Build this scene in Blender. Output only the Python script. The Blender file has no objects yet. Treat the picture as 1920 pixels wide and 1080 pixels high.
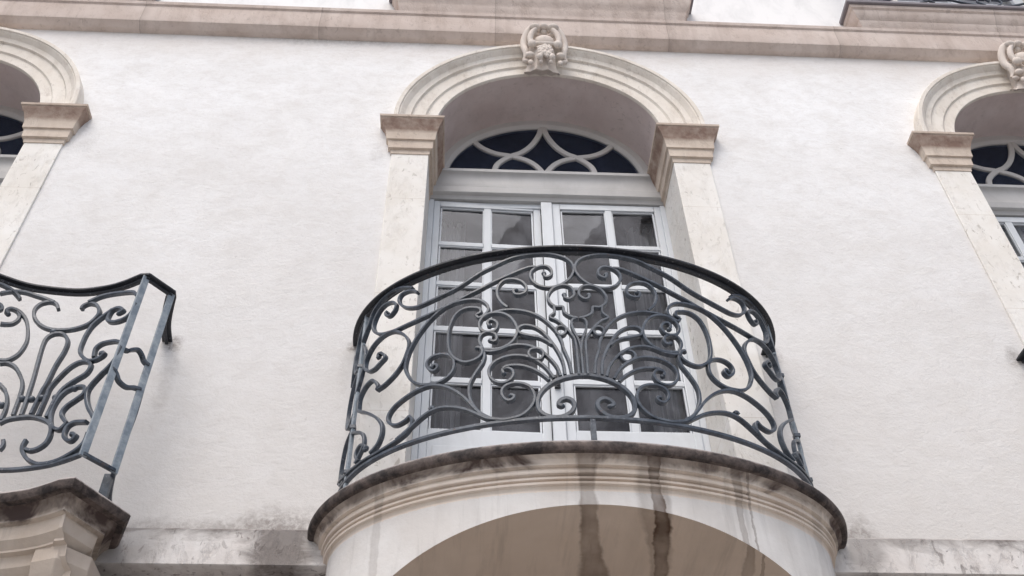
import bpy, bmesh, math, random
from mathutils import Vector, Matrix
R = math.radians
random.seed(7)
scene = bpy.context.scene
COL = scene.collection

# ---------------------------------------------------------------- camera
CX, CY, CZ, YAW, PITCH, ROLL, FPX = [-0.5221, -3.93604, -5.57099, 0.0625, 0.79796, -0.01981, 1882.09248]
fw = Vector((math.sin(YAW)*math.cos(PITCH), math.cos(YAW)*math.cos(PITCH), math.sin(PITCH)))
rt = Vector((math.cos(YAW), -math.sin(YAW), 0))
up = rt.cross(fw)
r2 = math.cos(ROLL)*rt + math.sin(ROLL)*up
u2 = -math.sin(ROLL)*rt + math.cos(ROLL)*up
camd = bpy.data.cameras.new('camera'); cam = bpy.data.objects.new('camera', camd); COL.objects.link(cam)
M = Matrix(((r2.x, u2.x, -fw.x, CX), (r2.y, u2.y, -fw.y, CY), (r2.z, u2.z, -fw.z, CZ), (0, 0, 0, 1)))
cam.matrix_world = M
camd.sensor_width = 36; camd.lens = FPX/1920*36; camd.clip_start = .05; camd.clip_end = 500
scene.camera = cam

# ---------------------------------------------------------------- sky, sun, exposure
SUN_EL, SUN_AZ = 58, 200          # azimuth clockwise from +Y (the facade looks towards -Y)
w = bpy.data.worlds.new('World'); scene.world = w; w.use_nodes = True
nt = w.node_tree; nt.nodes.clear()
sky = nt.nodes.new('ShaderNodeTexSky'); sky.sky_type = 'NISHITA'; sky.sun_disc = False
sky.sun_elevation = R(SUN_EL); sky.sun_rotation = R(SUN_AZ); sky.air_density = 1.0; sky.dust_density = 4.0
hs = nt.nodes.new('ShaderNodeHueSaturation'); hs.inputs['Saturation'].default_value = .82
bg = nt.nodes.new('ShaderNodeBackground'); bg.inputs['Strength'].default_value = .15
wo = nt.nodes.new('ShaderNodeOutputWorld')
nt.links.new(sky.outputs[0], hs.inputs['Color']); nt.links.new(hs.outputs[0], bg.inputs[0]); nt.links.new(bg.outputs[0], wo.inputs[0])
sd = bpy.data.lights.new('sun', 'SUN'); sd.energy = 1.1; sd.angle = R(40); sd.color = (1, .985, .965)
so = bpy.data.objects.new('sun', sd); COL.objects.link(so)
sv = Vector((math.sin(R(SUN_AZ))*math.cos(R(SUN_EL)), math.cos(R(SUN_AZ))*math.cos(R(SUN_EL)), math.sin(R(SUN_EL))))
so.rotation_euler = sv.to_track_quat('Z', 'Y').to_euler()
scene.view_settings.view_transform = 'Standard'; scene.view_settings.look = 'None'
scene.view_settings.gamma = 1; scene.view_settings.exposure = .36

# ---------------------------------------------------------------- object helpers
def tag(o, label=None, cat=None, group=None, kind=None):
    if label: o['label'] = label
    if cat: o['category'] = cat
    if group: o['group'] = group
    if kind: o['kind'] = kind
    return o
def empty(name, loc, label, cat, group=None):
    o = bpy.data.objects.new(name, None); COL.objects.link(o); o.location = loc; o.empty_display_size = .2
    o['_o'] = list(loc)
    return tag(o, label, cat, group)
class MB:
    def __init__(s): s.v = []; s.f = []
    def add(s, vs, fs):
        n = len(s.v); s.v += [tuple(v) for v in vs]; s.f += [tuple(i+n for i in f) for f in fs]
    def box(s, x0, x1, y0, y1, z0, z1):
        s.add([(x0,y0,z0),(x1,y0,z0),(x1,y1,z0),(x0,y1,z0),(x0,y0,z1),(x1,y0,z1),(x1,y1,z1),(x0,y1,z1)],
              [(0,3,2,1),(4,5,6,7),(0,1,5,4),(1,2,6,5),(2,3,7,6),(3,0,4,7)])
    def grid(s, rows, close=False):
        """rows: list of equal-length point lists"""
        n = len(rows[0]); vs = [p for r in rows for p in r]; fs = []
        for i in range(len(rows)-1):
            for j in range(n-1 if not close else n):
                k = (j+1) % n
                fs.append((i*n+j, i*n+k, (i+1)*n+k, (i+1)*n+j))
        s.add(vs, fs)
    def face(s, pts): s.add(pts, [tuple(range(len(pts)))])
    def bar(s, pts, nrm, wd, dp, closed=False):
        """flat bar with chamfered edges along pts; nrm = list of outward normals; wd in-surface width, dp depth"""
        n = len(pts); rows = []; ch = min(wd, dp)*.16
        sec = [(-wd/2+ch,-dp/2),(wd/2-ch,-dp/2),(wd/2,-dp/2+ch),(wd/2,dp/2-ch),(wd/2-ch,dp/2),(-wd/2+ch,dp/2),(-wd/2,dp/2-ch),(-wd/2,-dp/2+ch)]
        for i in range(n):
            a = pts[i-1] if (i or closed) else pts[0]; b = pts[(i+1) % n] if (i < n-1 or closed) else pts[-1]
            T = (Vector(b)-Vector(a)); T = T.normalized() if T.length > 1e-9 else Vector((1,0,0))
            N = Vector(nrm[i]).normalized(); N = (N - T*N.dot(T)); N = N.normalized() if N.length > 1e-6 else Vector((0,-1,0)); B = N.cross(T)
            P = Vector(pts[i])
            rows.append([P + B*x + N*y for x, y in sec])
        if closed: rows.append(rows[0])
        s.grid(rows, True)
        if not closed: s.face(rows[0][::-1]); s.face(rows[-1])
    def tube(s, pts, rad, seg=10):
        n = len(pts); rows = []
        prev = None
        for i in range(n):
            T = (Vector(pts[min(i+1,n-1)])-Vector(pts[max(i-1,0)])).normalized()
            u = T.orthogonal().normalized() if prev is None else (prev - T*prev.dot(T)).normalized()
            prev = u; v = T.cross(u); r = rad[i] if isinstance(rad, (list, tuple)) else rad
            rows.append([Vector(pts[i]) + (u*math.cos(2*math.pi*k/seg)+v*math.sin(2*math.pi*k/seg))*r for k in range(seg)])
        s.grid(rows, True); s.face(rows[0][::-1]); s.face(rows[-1])
    def ball(s, c, r, sc=(1,1,1), seg=12, rings=8):
        rows = []
        for i in range(rings+1):
            a = math.pi*i/rings
            rows.append([(c[0]+r*sc[0]*math.sin(a)*math.cos(2*math.pi*k/seg), c[1]+r*sc[1]*math.sin(a)*math.sin(2*math.pi*k/seg), c[2]+r*sc[2]*math.cos(a)) for k in range(seg)])
        s.grid(rows, True)
    def build(s, name, mat, parent=None, smooth=True, bevel=0, ang=35, recalc=True):
        o0 = Vector(parent_origin(parent))
        me = bpy.data.meshes.new(name); me.from_pydata([tuple(Vector(v)-o0) for v in s.v], [], s.f)
        bm = bmesh.new(); bm.from_mesh(me); bmesh.ops.remove_doubles(bm, verts=bm.verts, dist=1e-5)
        bmesh.ops.dissolve_degenerate(bm, dist=1e-6, edges=bm.edges)
        if recalc: bmesh.ops.recalc_face_normals(bm, faces=bm.faces)
        for f in bm.faces: f.smooth = smooth
        lim = R(ang)
        for e in bm.edges:
            if len(e.link_faces) == 2 and e.calc_face_angle(0) > lim: e.smooth = False
        bm.to_mesh(me); bm.free()
        o = bpy.data.objects.new(name, me); COL.objects.link(o); me.materials.append(mat)
        if parent is not None: o.parent = parent
        if bevel:
            m = o.modifiers.new('bevel', 'BEVEL'); m.width = bevel; m.segments = 2; m.limit_method = 'ANGLE'; m.angle_limit = R(40)
        return o
def parent_origin(p):
    while p is not None:
        if '_o' in p: return p['_o']
        p = p.parent
    return (0, 0, 0)
def catmull(P, per=7, closed=False):
    out = []; n = len(P)
    for i in range(n-1):
        p0, p1, p2, p3 = P[max(i-1,0)], P[i], P[i+1], P[min(i+2,n-1)]
        if closed and i == 0: p0 = P[-2]
        if closed and i == n-2: p3 = P[1]
        for k in range(per):
            t = k/per
            out.append(tuple(.5*((2*b)+(-a+cc)*t+(2*a-5*b+4*cc-dd)*t*t+(-a+3*b-3*cc+dd)*t**3) for a, b, cc, dd in zip(p0, p1, p2, p3)))
    if not closed: out.append(tuple(P[-1]))
    return out

# ---------------------------------------------------------------- materials
def newmat(name):
    m = bpy.data.materials.new(name); m.use_nodes = True; nt = m.node_tree
    return m, nt, nt.nodes['Principled BSDF']
class NG:
    def __init__(s, nt): s.nt = nt; s.co = nt.nodes.new('ShaderNodeTexCoord').outputs['Object']
    def n(s, t, **k):
        nd = s.nt.nodes.new(t)
        for a, b in k.items(): setattr(nd, a, b)
        return nd
    def put(s, nd, key, val):
        if hasattr(val, 'is_output') or isinstance(val, bpy.types.NodeSocket): s.nt.links.new(val, nd.inputs[key])
        else: nd.inputs[key].default_value = val
    def mapping(s, scale, co=None, loc=(0,0,0)):
        m = s.n('ShaderNodeMapping'); s.put(m, 'Vector', co or s.co); m.inputs['Scale'].default_value = scale; m.inputs['Location'].default_value = loc; return m.outputs[0]
    def noise(s, scale, detail=5, rough=.55, dist=0, co=None):
        t = s.n('ShaderNodeTexNoise'); s.put(t, 'Vector', co or s.co); s.put(t, 'Scale', scale); s.put(t, 'Detail', detail); s.put(t, 'Roughness', rough); s.put(t, 'Distortion', dist); return t.outputs['Fac']
    def ramp(s, f, stops):
        r = s.n('ShaderNodeValToRGB'); s.put(r, 'Fac', f); e = r.color_ramp.elements
        while len(e) < len(stops): e.new(.5)
        for i, (p, v) in enumerate(stops):
            e[i].position = p; e[i].color = (v, v, v, 1) if not isinstance(v, (tuple, list)) else (*v[:3], 1)
        return r.outputs['Color']
    def math(s, op, a, b=0.0, clamp=False):
        m = s.n('ShaderNodeMath', operation=op, use_clamp=clamp); s.put(m, 0, a); s.put(m, 1, b); return m.outputs[0]
    def mix(s, f, a, b, mode='MIX'):
        m = s.n('ShaderNodeMix', data_type='RGBA', blend_type=mode); s.put(m, 0, f)
        for k, v in ((6, a), (7, b)):
            if isinstance(v, (tuple, list)): m.inputs[k].default_value = (*v[:3], 1)
            else: s.nt.links.new(v, m.inputs[k])
        return m.outputs[2]
    def xyz(s, co=None):
        x = s.n('ShaderNodeSeparateXYZ'); s.put(x, 0, co or s.co); return x.outputs
    def bump(s, h, strength, dist, nrm=None):
        b = s.n('ShaderNodeBump'); s.put(b, 'Height', h); s.put(b, 'Strength', strength); s.put(b, 'Distance', dist)
        if nrm: s.put(b, 'Normal', nrm)
        return b.outputs[0]
    def spot(s, cx, cz, rx, rz, warp=None):
        o = s.xyz()
        dx = s.math('DIVIDE', s.math('SUBTRACT', o[0], cx), rx); dz = s.math('DIVIDE', s.math('SUBTRACT', o[2], cz), rz)
        d = s.math('SQRT', s.math('ADD', s.math('MULTIPLY', dx, dx), s.math('MULTIPLY', dz, dz)))
        if warp is not None: d = s.math('ADD', d, s.math('MULTIPLY', s.math('SUBTRACT', warp, .5), 1.4))
        return s.math('SUBTRACT', 1.0, d, True)

def mat_plaster():
    m, nt, p = newmat('lime_plaster'); g = NG(nt); g.co = g.mapping((1, 1, 1), loc=(0, .3, -7.2))   # world heights
    n1 = g.noise(.9, 6, .6, .6, g.mapping((1, 1, 1.6))); n2 = g.noise(5, 8, .65, .3, g.mapping((.85, 1, 1.2))); n3 = g.noise(55, 6, .7)
    col = g.mix(g.ramp(n1, [(.35, 0.), (.65, 1.)]), (.775, .765, .755), (.85, .85, .85))
    col = g.mix(g.math('MULTIPLY', g.ramp(n2, [(.46, 0.), (.74, 1.)]), .5), col, (.68, .655, .625))
    n4 = g.noise(16, 7, .7, .8, g.mapping((.7, 1, 1.3)))
    col = g.mix(g.math('MULTIPLY', g.ramp(n4, [(.46, 0.), (.66, 1.)]), .30), col, (.60, .57, .54))
    col = g.mix(g.math('MULTIPLY', g.ramp(g.noise(48, 6, .75), [(.52, 0.), (.66, 1.)]), .16), col, (.50, .46, .43))
    patch = g.ramp(g.noise(1.25, 5, .7, 1.2, g.mapping((1, 1, 1), loc=(5, 0, 9))), [(.56, 0.), (.60, 1.)])
    col = g.mix(g.math('MULTIPLY', patch, .22), col, (.90, .895, .89))
    # browner under the cornice, painted light falloff with grime down the wall, grimy fixings
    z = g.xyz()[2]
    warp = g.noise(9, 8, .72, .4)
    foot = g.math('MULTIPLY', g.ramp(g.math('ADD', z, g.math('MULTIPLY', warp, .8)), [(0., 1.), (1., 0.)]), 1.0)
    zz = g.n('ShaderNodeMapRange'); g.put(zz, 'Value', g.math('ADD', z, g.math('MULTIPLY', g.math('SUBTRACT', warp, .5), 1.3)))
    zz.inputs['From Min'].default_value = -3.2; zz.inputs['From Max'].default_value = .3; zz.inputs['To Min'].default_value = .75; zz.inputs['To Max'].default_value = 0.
    col = g.mix(zz.outputs[0], col, (.56, .53, .50))  # top-to-bottom light gradient put into the colour, mixed with foot grime
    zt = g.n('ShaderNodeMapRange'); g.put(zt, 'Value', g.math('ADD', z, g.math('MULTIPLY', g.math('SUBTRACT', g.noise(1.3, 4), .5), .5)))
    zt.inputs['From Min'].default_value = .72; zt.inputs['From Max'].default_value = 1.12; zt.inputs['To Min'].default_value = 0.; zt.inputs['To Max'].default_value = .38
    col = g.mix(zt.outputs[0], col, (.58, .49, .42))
    brk = g.ramp(g.noise(34, 7, .75, .5), [(.36, .15), (.58, 1.)])
    for cx, cz, rx, rz, k in ((-1.12, -1.985, .045, .05, .8), (-1.14, -2.12, .05, .22, .15), (-2.06, -1.98, .07, .08, .8), (-2.03, -2.25, .05, .3, .18), (1.13, -2.0, .05, .10, .4),
                              (2.46, -1.96, .06, .09, .6), (-1.33, -3.12, .28, .16, .6), (1.3, -3.14, .12, .2, .6), (-1.75, -3.11, .6, .08, .4), (-1.13, -.30, .06, .16, .16), (-2.98, -.30, .07, .10, .14), (2.42, -.28, .06, .10, .14), (-1.5, 1.1, .9, .12, .3)):
        col = g.mix(g.math('MULTIPLY', g.ramp(g.spot(cx, cz, rx, rz, warp), [(0., 0.), (.6, 1.)]), g.math('MULTIPLY', brk, k)), col, (.17, .14, .125))
    # pits
    pit = g.ramp(g.noise(21, 5, .6), [(.70, 0.), (.75, 1.)])
    col = g.mix(g.math('MULTIPLY', pit, .35), col, (.38, .35, .32))
    nt.links.new(col, p.inputs['Base Color']); p.inputs['Roughness'].default_value = .92; p.inputs['Specular IOR Level'].default_value = .2
    b = g.bump(n3, .65, .004); b = g.bump(n4, .45, .007, b); b = g.bump(n2, .25, .008, b); b = g.bump(g.noise(1.7, 3), .3, .03, b)
    nt.links.new(b, p.inputs['Normal'])
    return m

def mat_stone(name, c1, c2, dark, pit=.5, streak=.3, bumpk=1.0, pits=.3, joints=0, zj=0):
    m, nt, p = newmat(name); g = NG(nt)
    n1 = g.noise(3.2, 6, .6, .5); n2 = g.noise(14, 7, .7, .2, g.mapping((1, 1, .45)))
    col = g.mix(g.ramp(n1, [(.35, 0.), (.68, 1.)]), c1, c2)
    col = g.mix(g.math('MULTIPLY', g.ramp(n2, [(.52, 0.), (.72, 1.)]), pit), col, dark)
    st = g.noise(9, 4, .6, 0, g.mapping((1, 1, .06)))
    col = g.mix(g.math('MULTIPLY', g.ramp(st, [(.5, 0.), (.75, 1.)]), streak), col, dark)
    nt.links.new(col, p.inputs['Base Color']); p.inputs['Roughness'].default_value = .9; p.inputs['Specular IOR Level'].default_value = .2
    pv = g.ramp(g.noise(30, 4, .62, .6, g.mapping((1, 1, .55), loc=(.3, .1, .7))), [(.60, 0.), (.645, 1.)])
    pm = g.math('MULTIPLY', pv, g.ramp(g.noise(2.1, 4, .6), [(.4, .15), (.62, 1.)]))
    col = g.mix(g.math('MULTIPLY', pm, pits), col, [q*.62 for q in dark])
    if zj:
        fz = g.math('FRACT', g.math('DIVIDE', g.math('ADD', g.math('ADD', g.xyz()[2], .2), g.math('MULTIPLY', g.noise(25, 4), .004)), zj))
        col = g.mix(g.math('MULTIPLY', g.math('LESS_THAN', fz, .005), .55), col, dark)
    if joints:
        fx = g.math('FRACT', g.math('DIVIDE', g.math('ADD', g.xyz()[0], .37), joints))
        jl = g.math('LESS_THAN', fx, .0035/joints*1.6)
        js = g.ramp(g.math('ABSOLUTE', g.math('SUBTRACT', fx, .004)), [(0., .35), (.05, 0.)])
        col = g.mix(g.math('MAXIMUM', g.math('MULTIPLY', jl, .4), g.math('MULTIPLY', js, .6)), col, [q*.5 for q in dark])
    nt.links.new(col, p.inputs['Base Color'])
    b = g.bump(pm, .6*pits, .004); b = g.bump(g.noise(60, 6, .7), .4*bumpk, .003, b); b = g.bump(g.ramp(n2, [(.5, 1.), (.72, 0.)]), .5*bumpk, .006, b); b = g.bump(g.noise(6, 4), .4*bumpk, .015, b)
    nt.links.new(b, p.inputs['Normal'])
    return m

STAINS = [(-.87, .022, .28), (-.045, .060, .72), (-.03, .02, .6), (.235, .042, 1.), (.225, .07, .4), (.575, .022, .45), (.625, .008, .6), (.97, .03, .25)]
def mat_balcony(name, c1, c2, dark, top_z, top_k=1.0, lean=0.0):
    """stone with rain streaks running down from the edge of the slab; object space, x from the balcony's centre"""
    m, nt, p = newmat(name); g = NG(nt)
    n1 = g.noise(2.4, 6, .6, .5)
    col = g.mix(g.ramp(n1, [(.35, 0.), (.68, 1.)]), c1, c2)
    st = g.noise(7, 5, .6, 0, g.mapping((1, .12, .12)))
    col = g.mix(g.math('MULTIPLY', g.ramp(st, [(.48, 0.), (.75, 1.)]), .35), col, [c*.62 for c in c1])
    fine = g.ramp(g.noise(22, 5, .65, .3, g.mapping((1, .07, .07), loc=(4, 0, 0))), [(.54, 0.), (.72, 1.)])
    col = g.mix(g.math('MULTIPLY', fine, .30), col, [c*.42 for c in c1])
    x = g.xyz()[0]; z = g.xyz()[2]
    w1 = g.noise(3.0, 5, .65, .5, g.mapping((1, 1, 1.4))); w2 = g.noise(26, 4, .6)
    if lean: x = g.math('SUBTRACT', x, g.math('MULTIPLY', g.math('ADD', g.xyz()[1], .65), lean))
    xw = g.math('ADD', x, g.math('ADD', g.math('MULTIPLY', g.math('SUBTRACT', g.noise(9, 5, .7), .5), .035), g.math('ADD', g.math('MULTIPLY', g.math('SUBTRACT', g.noise(1.6, 3, .5), .5), .07), g.math('MULTIPLY', g.math('SUBTRACT', w2, .5), .014))))
    tot = None
    for x0, wd, k in STAINS:
        wn = g.ramp(g.noise(2.3, 3, .6, 0, g.mapping((1, 1, 1), loc=(x0*17, 2, 5))), [(.3, .45), (.7, 1.35)])
        d = g.math('ABSOLUTE', g.math('DIVIDE', g.math('SUBTRACT', xw, x0), g.math('MULTIPLY', wn, wd)))
        v = g.math('MULTIPLY', g.math('MULTIPLY', g.ramp(d, [(.3, .85), (.7, 1.), (1., 0.)]), g.ramp(g.noise(3.3, 4, .6, 0, g.mapping((1, 1, 1), loc=(1, x0*9, 7))), [(.3, .6), (.55, 1.)])), k)
        tot = v if tot is None else g.math('MAXIMUM', tot, v)
    brk = g.ramp(g.noise(2.6, 4, .6, 0, g.mapping((1, 1, 1), loc=(3, 1, 2))), [(.3, .45), (.6, 1.)])
    tot = g.math('MULTIPLY', tot, brk)
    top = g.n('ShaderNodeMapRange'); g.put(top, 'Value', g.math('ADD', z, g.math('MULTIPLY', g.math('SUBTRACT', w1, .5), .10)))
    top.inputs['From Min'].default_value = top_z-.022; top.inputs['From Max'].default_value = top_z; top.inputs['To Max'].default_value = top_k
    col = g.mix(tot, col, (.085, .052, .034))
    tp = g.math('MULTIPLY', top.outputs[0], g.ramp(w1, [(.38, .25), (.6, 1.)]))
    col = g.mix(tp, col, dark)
    nt.links.new(col, p.inputs['Base Color']); p.inputs['Roughness'].default_value = .85; p.inputs['Specular IOR Level'].default_value = .25
    b = g.bump(g.noise(50, 6, .7), .4, .003); b = g.bump(g.noise(7, 5), .5, .012, b)
    nt.links.new(b, p.inputs['Normal'])
    return m

def mat_nosing():
    m, nt, p = newmat('weathered_slab_edge'); g = NG(nt)
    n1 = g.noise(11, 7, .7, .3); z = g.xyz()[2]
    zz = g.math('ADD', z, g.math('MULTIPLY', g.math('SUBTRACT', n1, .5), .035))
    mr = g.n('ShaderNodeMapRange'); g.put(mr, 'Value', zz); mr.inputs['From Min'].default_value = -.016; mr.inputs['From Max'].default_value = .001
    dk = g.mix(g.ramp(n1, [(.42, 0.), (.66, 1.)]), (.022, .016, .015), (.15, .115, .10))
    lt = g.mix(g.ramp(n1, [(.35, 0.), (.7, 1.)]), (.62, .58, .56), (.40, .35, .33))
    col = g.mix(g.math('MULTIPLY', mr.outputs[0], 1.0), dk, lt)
    nt.links.new(col, p.inputs['Base Color']); p.inputs['Roughness'].default_value = .75
    b = g.bump(g.noise(70, 6, .7), .5, .004); b = g.bump(n1, .5, .01, b); nt.links.new(b, p.inputs['Normal'])
    return m

def mat_paint(name, c, rough=.5, dirt=(.35, .36, .36), k=.35):
    m, nt, p = newmat(name); g = NG(nt)
    n = g.noise(6, 6, .65, .4, g.mapping((1, 1, .5)))
    col = g.mix(g.math('MULTIPLY', g.ramp(n, [(.45, 0.), (.8, 1.)]), k), c, dirt)
    nt.links.new(col, p.inputs['Base Color']); p.inputs['Roughness'].default_value = rough
    nt.links.new(g.bump(g.noise(40, 5), .25, .002), p.inputs['Normal'])
    return m

def mat_iron(name, c1, c2, rough=.5):
    m, nt, p = newmat(name); g = NG(nt)
    n = g.noise(18, 6, .7, .2); n2 = g.noise(90, 4, .6)
    col = g.mix(g.ramp(n, [(.4, 0.), (.72, 1.)]), c1, c2)
    col = g.mix(g.math('MULTIPLY', g.ramp(n2, [(.62, 0.), (.7, 1.)]), .5), col, (.30, .31, .33))
    col = g.mix(g.math('MULTIPLY', g.ramp(g.noise(33, 5, .7), [(.64, 0.), (.69, 1.)]), .6), col, (.11, .06, .04))
    nt.links.new(col, p.inputs['Base Color']); p.inputs['Metallic'].default_value = 0.
    nt.links.new(g.ramp(n, [(.3, rough-.1), (.7, rough+.2)]), p.inputs['Roughness'])
    nt.links.new(g.bump(n2, .4, .002), p.inputs['Normal'])
    return m

def mat_glass(name, tint, refl=(1, 1, 1), dustc=(.42, .42, .44), dk=(.02, .12)):
    m, nt, p = newmat(name); g = NG(nt); nt.nodes.remove(p)
    out = nt.nodes['Material Output']
    tr = g.n('ShaderNodeBsdfTransparent'); g.put(tr, 'Color', (*tint, 1))
    gl = g.n('ShaderNodeBsdfGlossy'); gl.inputs['Roughness'].default_value = .02; gl.inputs['Color'].default_value = (*refl, 1)
    fr = g.n('ShaderNodeFresnel'); fr.inputs['IOR'].default_value = 1.48
    nn = g.bump(g.noise(2.2, 2, .5), .12, .03); nt.links.new(nn, gl.inputs['Normal'])
    df = g.n('ShaderNodeBsdfDiffuse'); df.inputs['Color'].default_value = (*dustc, 1)
    dust = g.ramp(g.noise(3.5, 6, .65, .8, g.mapping((1, 1, .6))), [(.38, dk[0]), (.68, dk[1])])
    spk = g.math('MULTIPLY', g.ramp(g.noise(38, 3, .5), [(.72, 0.), (.74, 1.)]), .35)
    m0 = g.n('ShaderNodeMixShader'); g.put(m0, 0, g.math('MAXIMUM', dust, spk)); nt.links.new(tr.outputs[0], m0.inputs[1]); nt.links.new(df.outputs[0], m0.inputs[2])
    mx = g.n('ShaderNodeMixShader'); g.put(mx, 0, fr.outputs[0]); nt.links.new(m0.outputs[0], mx.inputs[1]); nt.links.new(gl.outputs[0], mx.inputs[2])
    nt.links.new(mx.outputs[0], out.inputs[0])
    return m

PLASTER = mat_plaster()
STONE = mat_stone('travertine_jamb', (.735, .70, .645), (.82, .80, .765), (.54, .48, .41), .3, .08, 1.0, .6, zj=.83)
ARCHST = mat_stone('arch_limestone', (.70, .64, .565), (.82, .775, .71), (.46, .38, .31), .4, .12)
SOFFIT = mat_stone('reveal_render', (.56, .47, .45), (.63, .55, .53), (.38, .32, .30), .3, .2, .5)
CAPST = mat_stone('capital_limestone', (.56, .465, .385), (.69, .60, .51), (.34, .26, .21), .35, .35)
CARVED = mat_stone('carved_limestone', (.64, .565, .505), (.72, .66, .60), (.48, .40, .36), .2, .1, .5)
CORNICE = mat_stone('cornice_limestone', (.57, .475, .42), (.67, .58, .525), (.36, .28, .235), .3, .45, joints=1.31)
BASEST = mat_stone('string_course_stone', (.62, .58, .55), (.72, .70, .68), (.34, .30, .28), .4, .3, 1.5, .9)
def add_edge_stain(m, z0, z1, spots):
    nt = m.node_tree; g = NG(nt); p = nt.nodes['Principled BSDF']; col = p.inputs['Base Color'].links[0].from_socket
    n = g.noise(4.5, 7, .7, .6, g.mapping((1, 1, 2.2)))
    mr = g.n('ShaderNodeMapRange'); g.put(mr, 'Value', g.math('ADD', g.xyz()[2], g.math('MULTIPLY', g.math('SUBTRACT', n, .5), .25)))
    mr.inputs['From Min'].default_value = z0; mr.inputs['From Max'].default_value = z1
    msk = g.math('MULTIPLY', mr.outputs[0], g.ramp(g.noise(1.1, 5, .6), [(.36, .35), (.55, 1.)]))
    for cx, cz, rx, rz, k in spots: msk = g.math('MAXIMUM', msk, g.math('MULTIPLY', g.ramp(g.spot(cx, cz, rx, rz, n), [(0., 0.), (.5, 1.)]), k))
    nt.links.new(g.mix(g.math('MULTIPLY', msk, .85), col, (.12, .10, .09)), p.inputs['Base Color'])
LOWER = mat_stone('grimy_lower_stone', (.17, .125, .105), (.27, .21, .18), (.09, .065, .055), .5, .5)
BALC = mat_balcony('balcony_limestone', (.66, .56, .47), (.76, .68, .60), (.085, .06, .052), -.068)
VAULT = mat_balcony('vault_render', (.60, .50, .41), (.66, .56, .47), (.075, .05, .042), 5., lean=.17)
DRUM = mat_balcony('drum_render', (.60, .57, .54), (.69, .675, .655), (.12, .085, .07), 5.)
NOSE = mat_nosing()
EDGE = mat_paint('zinc_edge', (.20, .18, .19), .6, (.10, .09, .10), .6)
PAINT = mat_paint('grey_white_paint', (.62, .65, .68))
TRANS = mat_paint('shaded_transom_paint', (.44, .435, .43), .5, (.28, .27, .26), .5)  # frame paint darkened to carry the shadow on the transom
PAINT2 = mat_paint('fan_paint', (.52, .50, .48), .5)
IRON = mat_iron('painted_wrought_iron', (.032, .041, .055), (.098, .118, .145), .34)
RAIL = mat_iron('handrail_iron', (.016, .018, .024), (.035, .037, .044), .5)
POSTI = mat_iron('weathered_post_iron', (.17, .205, .24), (.36, .40, .43), .45)
GLASS = mat_glass('window_glass', (.75, .75, .75), (.55, .56, .6), (.36, .37, .40), (.02, .30))
FANGL = mat_glass('fan_glass', (.5, .55, .7), (.5, .6, .8), (.06, .08, .14), (.15, .3))
ROOM = mat_paint('room_wall', (.10, .085, .08), .9)
CURT = mat_paint('curtain_cloth', (.45, .46, .48), .9)
STREET = mat_stone('cobbled_street', (.33, .325, .32), (.40, .395, .39), (.07, .065, .06), .5, 0.)
WHITEW = mat_paint('upper_plaster', (.86, .85, .84), .9)

# ---------------------------------------------------------------- street
b = MB(); b.face([(-60, -40, -7.2), (60, -40, -7.2), (60, 30, -7.2), (-60, 30, -7.2)])
tag(b.build('street', STREET), kind='structure')

# ---------------------------------------------------------------- building
AI, BI = .765, .70      # intrados half width / rise
AO, BO = 1.045, .97     # extrados
SLABZ = -3.14
XW = (0.0, 3.585, -4.165)
bld = empty('building', (0, .3, -7.2), 'cream plastered facade with round arched windows in stone surrounds below a moulded cornice', 'building')

def ell(a, bb, n, lo=0.0):
    return [(a*math.cos(math.pi*i/n), bb*math.sin(math.pi*i/n)+lo) for i in range(n+1)][::-1]   # left to right

def wall(zlo, zhi, y, opens, mat, name, x0=-12, x1=12):
    b = MB(); xs = x0
    for xc, hw, zb, zs, rise in sorted(opens):
        L, Rr = xc-hw, xc+hw
        b.face([(xs, y, zlo), (L, y, zlo), (L, y, zhi), (xs, y, zhi)])
        if zb > zlo: b.face([(L, y, zlo), (Rr, y, zlo), (Rr, y, zb), (L, y, zb)])
        pts = [(xc+px, zs+pz) for px, pz in ell(hw, rise, 28)] if rise else [(L, zs), (Rr, zs)]
        for (xa, za), (xb, zb2) in zip(pts[:-1], pts[1:]):
            b.face([(xa, y, za), (xb, y, zb2), (xb, y, zhi), (xa, y, zhi)])
        xs = Rr
    b.face([(xs, y, zlo), (x1, y, zlo), (x1, y, zhi), (xs, y, zhi)])
    return b.build(name, mat, bld, smooth=False)
YW = .015
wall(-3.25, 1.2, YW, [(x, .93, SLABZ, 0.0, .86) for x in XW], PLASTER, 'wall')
wall(1.15, 6.2, YW+.001, [(x, .62, 1.72, 4.2, .5) for x in XW], WHITEW, 'wall')
def add_crown_dirt(m):
    nt = m.node_tree; g = NG(nt); p = nt.nodes['Principled BSDF']; col = p.inputs['Base Color'].links[0].from_socket
    n = g.noise(7, 7, .7, .6); z = g.math('ADD', g.xyz()[2], g.math('MULTIPLY', g.math('SUBTRACT', n, .5), .035))
    a = g.n('ShaderNodeMapRange'); g.put(a, 'Value', z); a.inputs['From Min'].default_value = 7.2-.135; a.inputs['From Max'].default_value = 7.2-.105
    c = g.n('ShaderNodeMapRange'); g.put(c, 'Value', z); c.inputs['From Min'].default_value = 7.2-.015; c.inputs['From Max'].default_value = 7.2-.03; c.inputs['To Min'].default_value = .25
    k = g.math('MULTIPLY', g.math('MULTIPLY', a.outputs[0], c.outputs[0]), g.ramp(g.noise(13, 5, .65), [(.35, .55), (.6, .95)]))
    nt.links.new(g.mix(k, col, (.25, .165, .13)), p.inputs['Base Color'])
add_crown_dirt(CAPST)
add_edge_stain(BASEST, 3.99, 4.075, [(-1.3+0, 4.0, .18, .25, .9), (1.28, 4.02, .12, .25, .6), (-2.0, 4.0, .25, .2, .5)])
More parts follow.
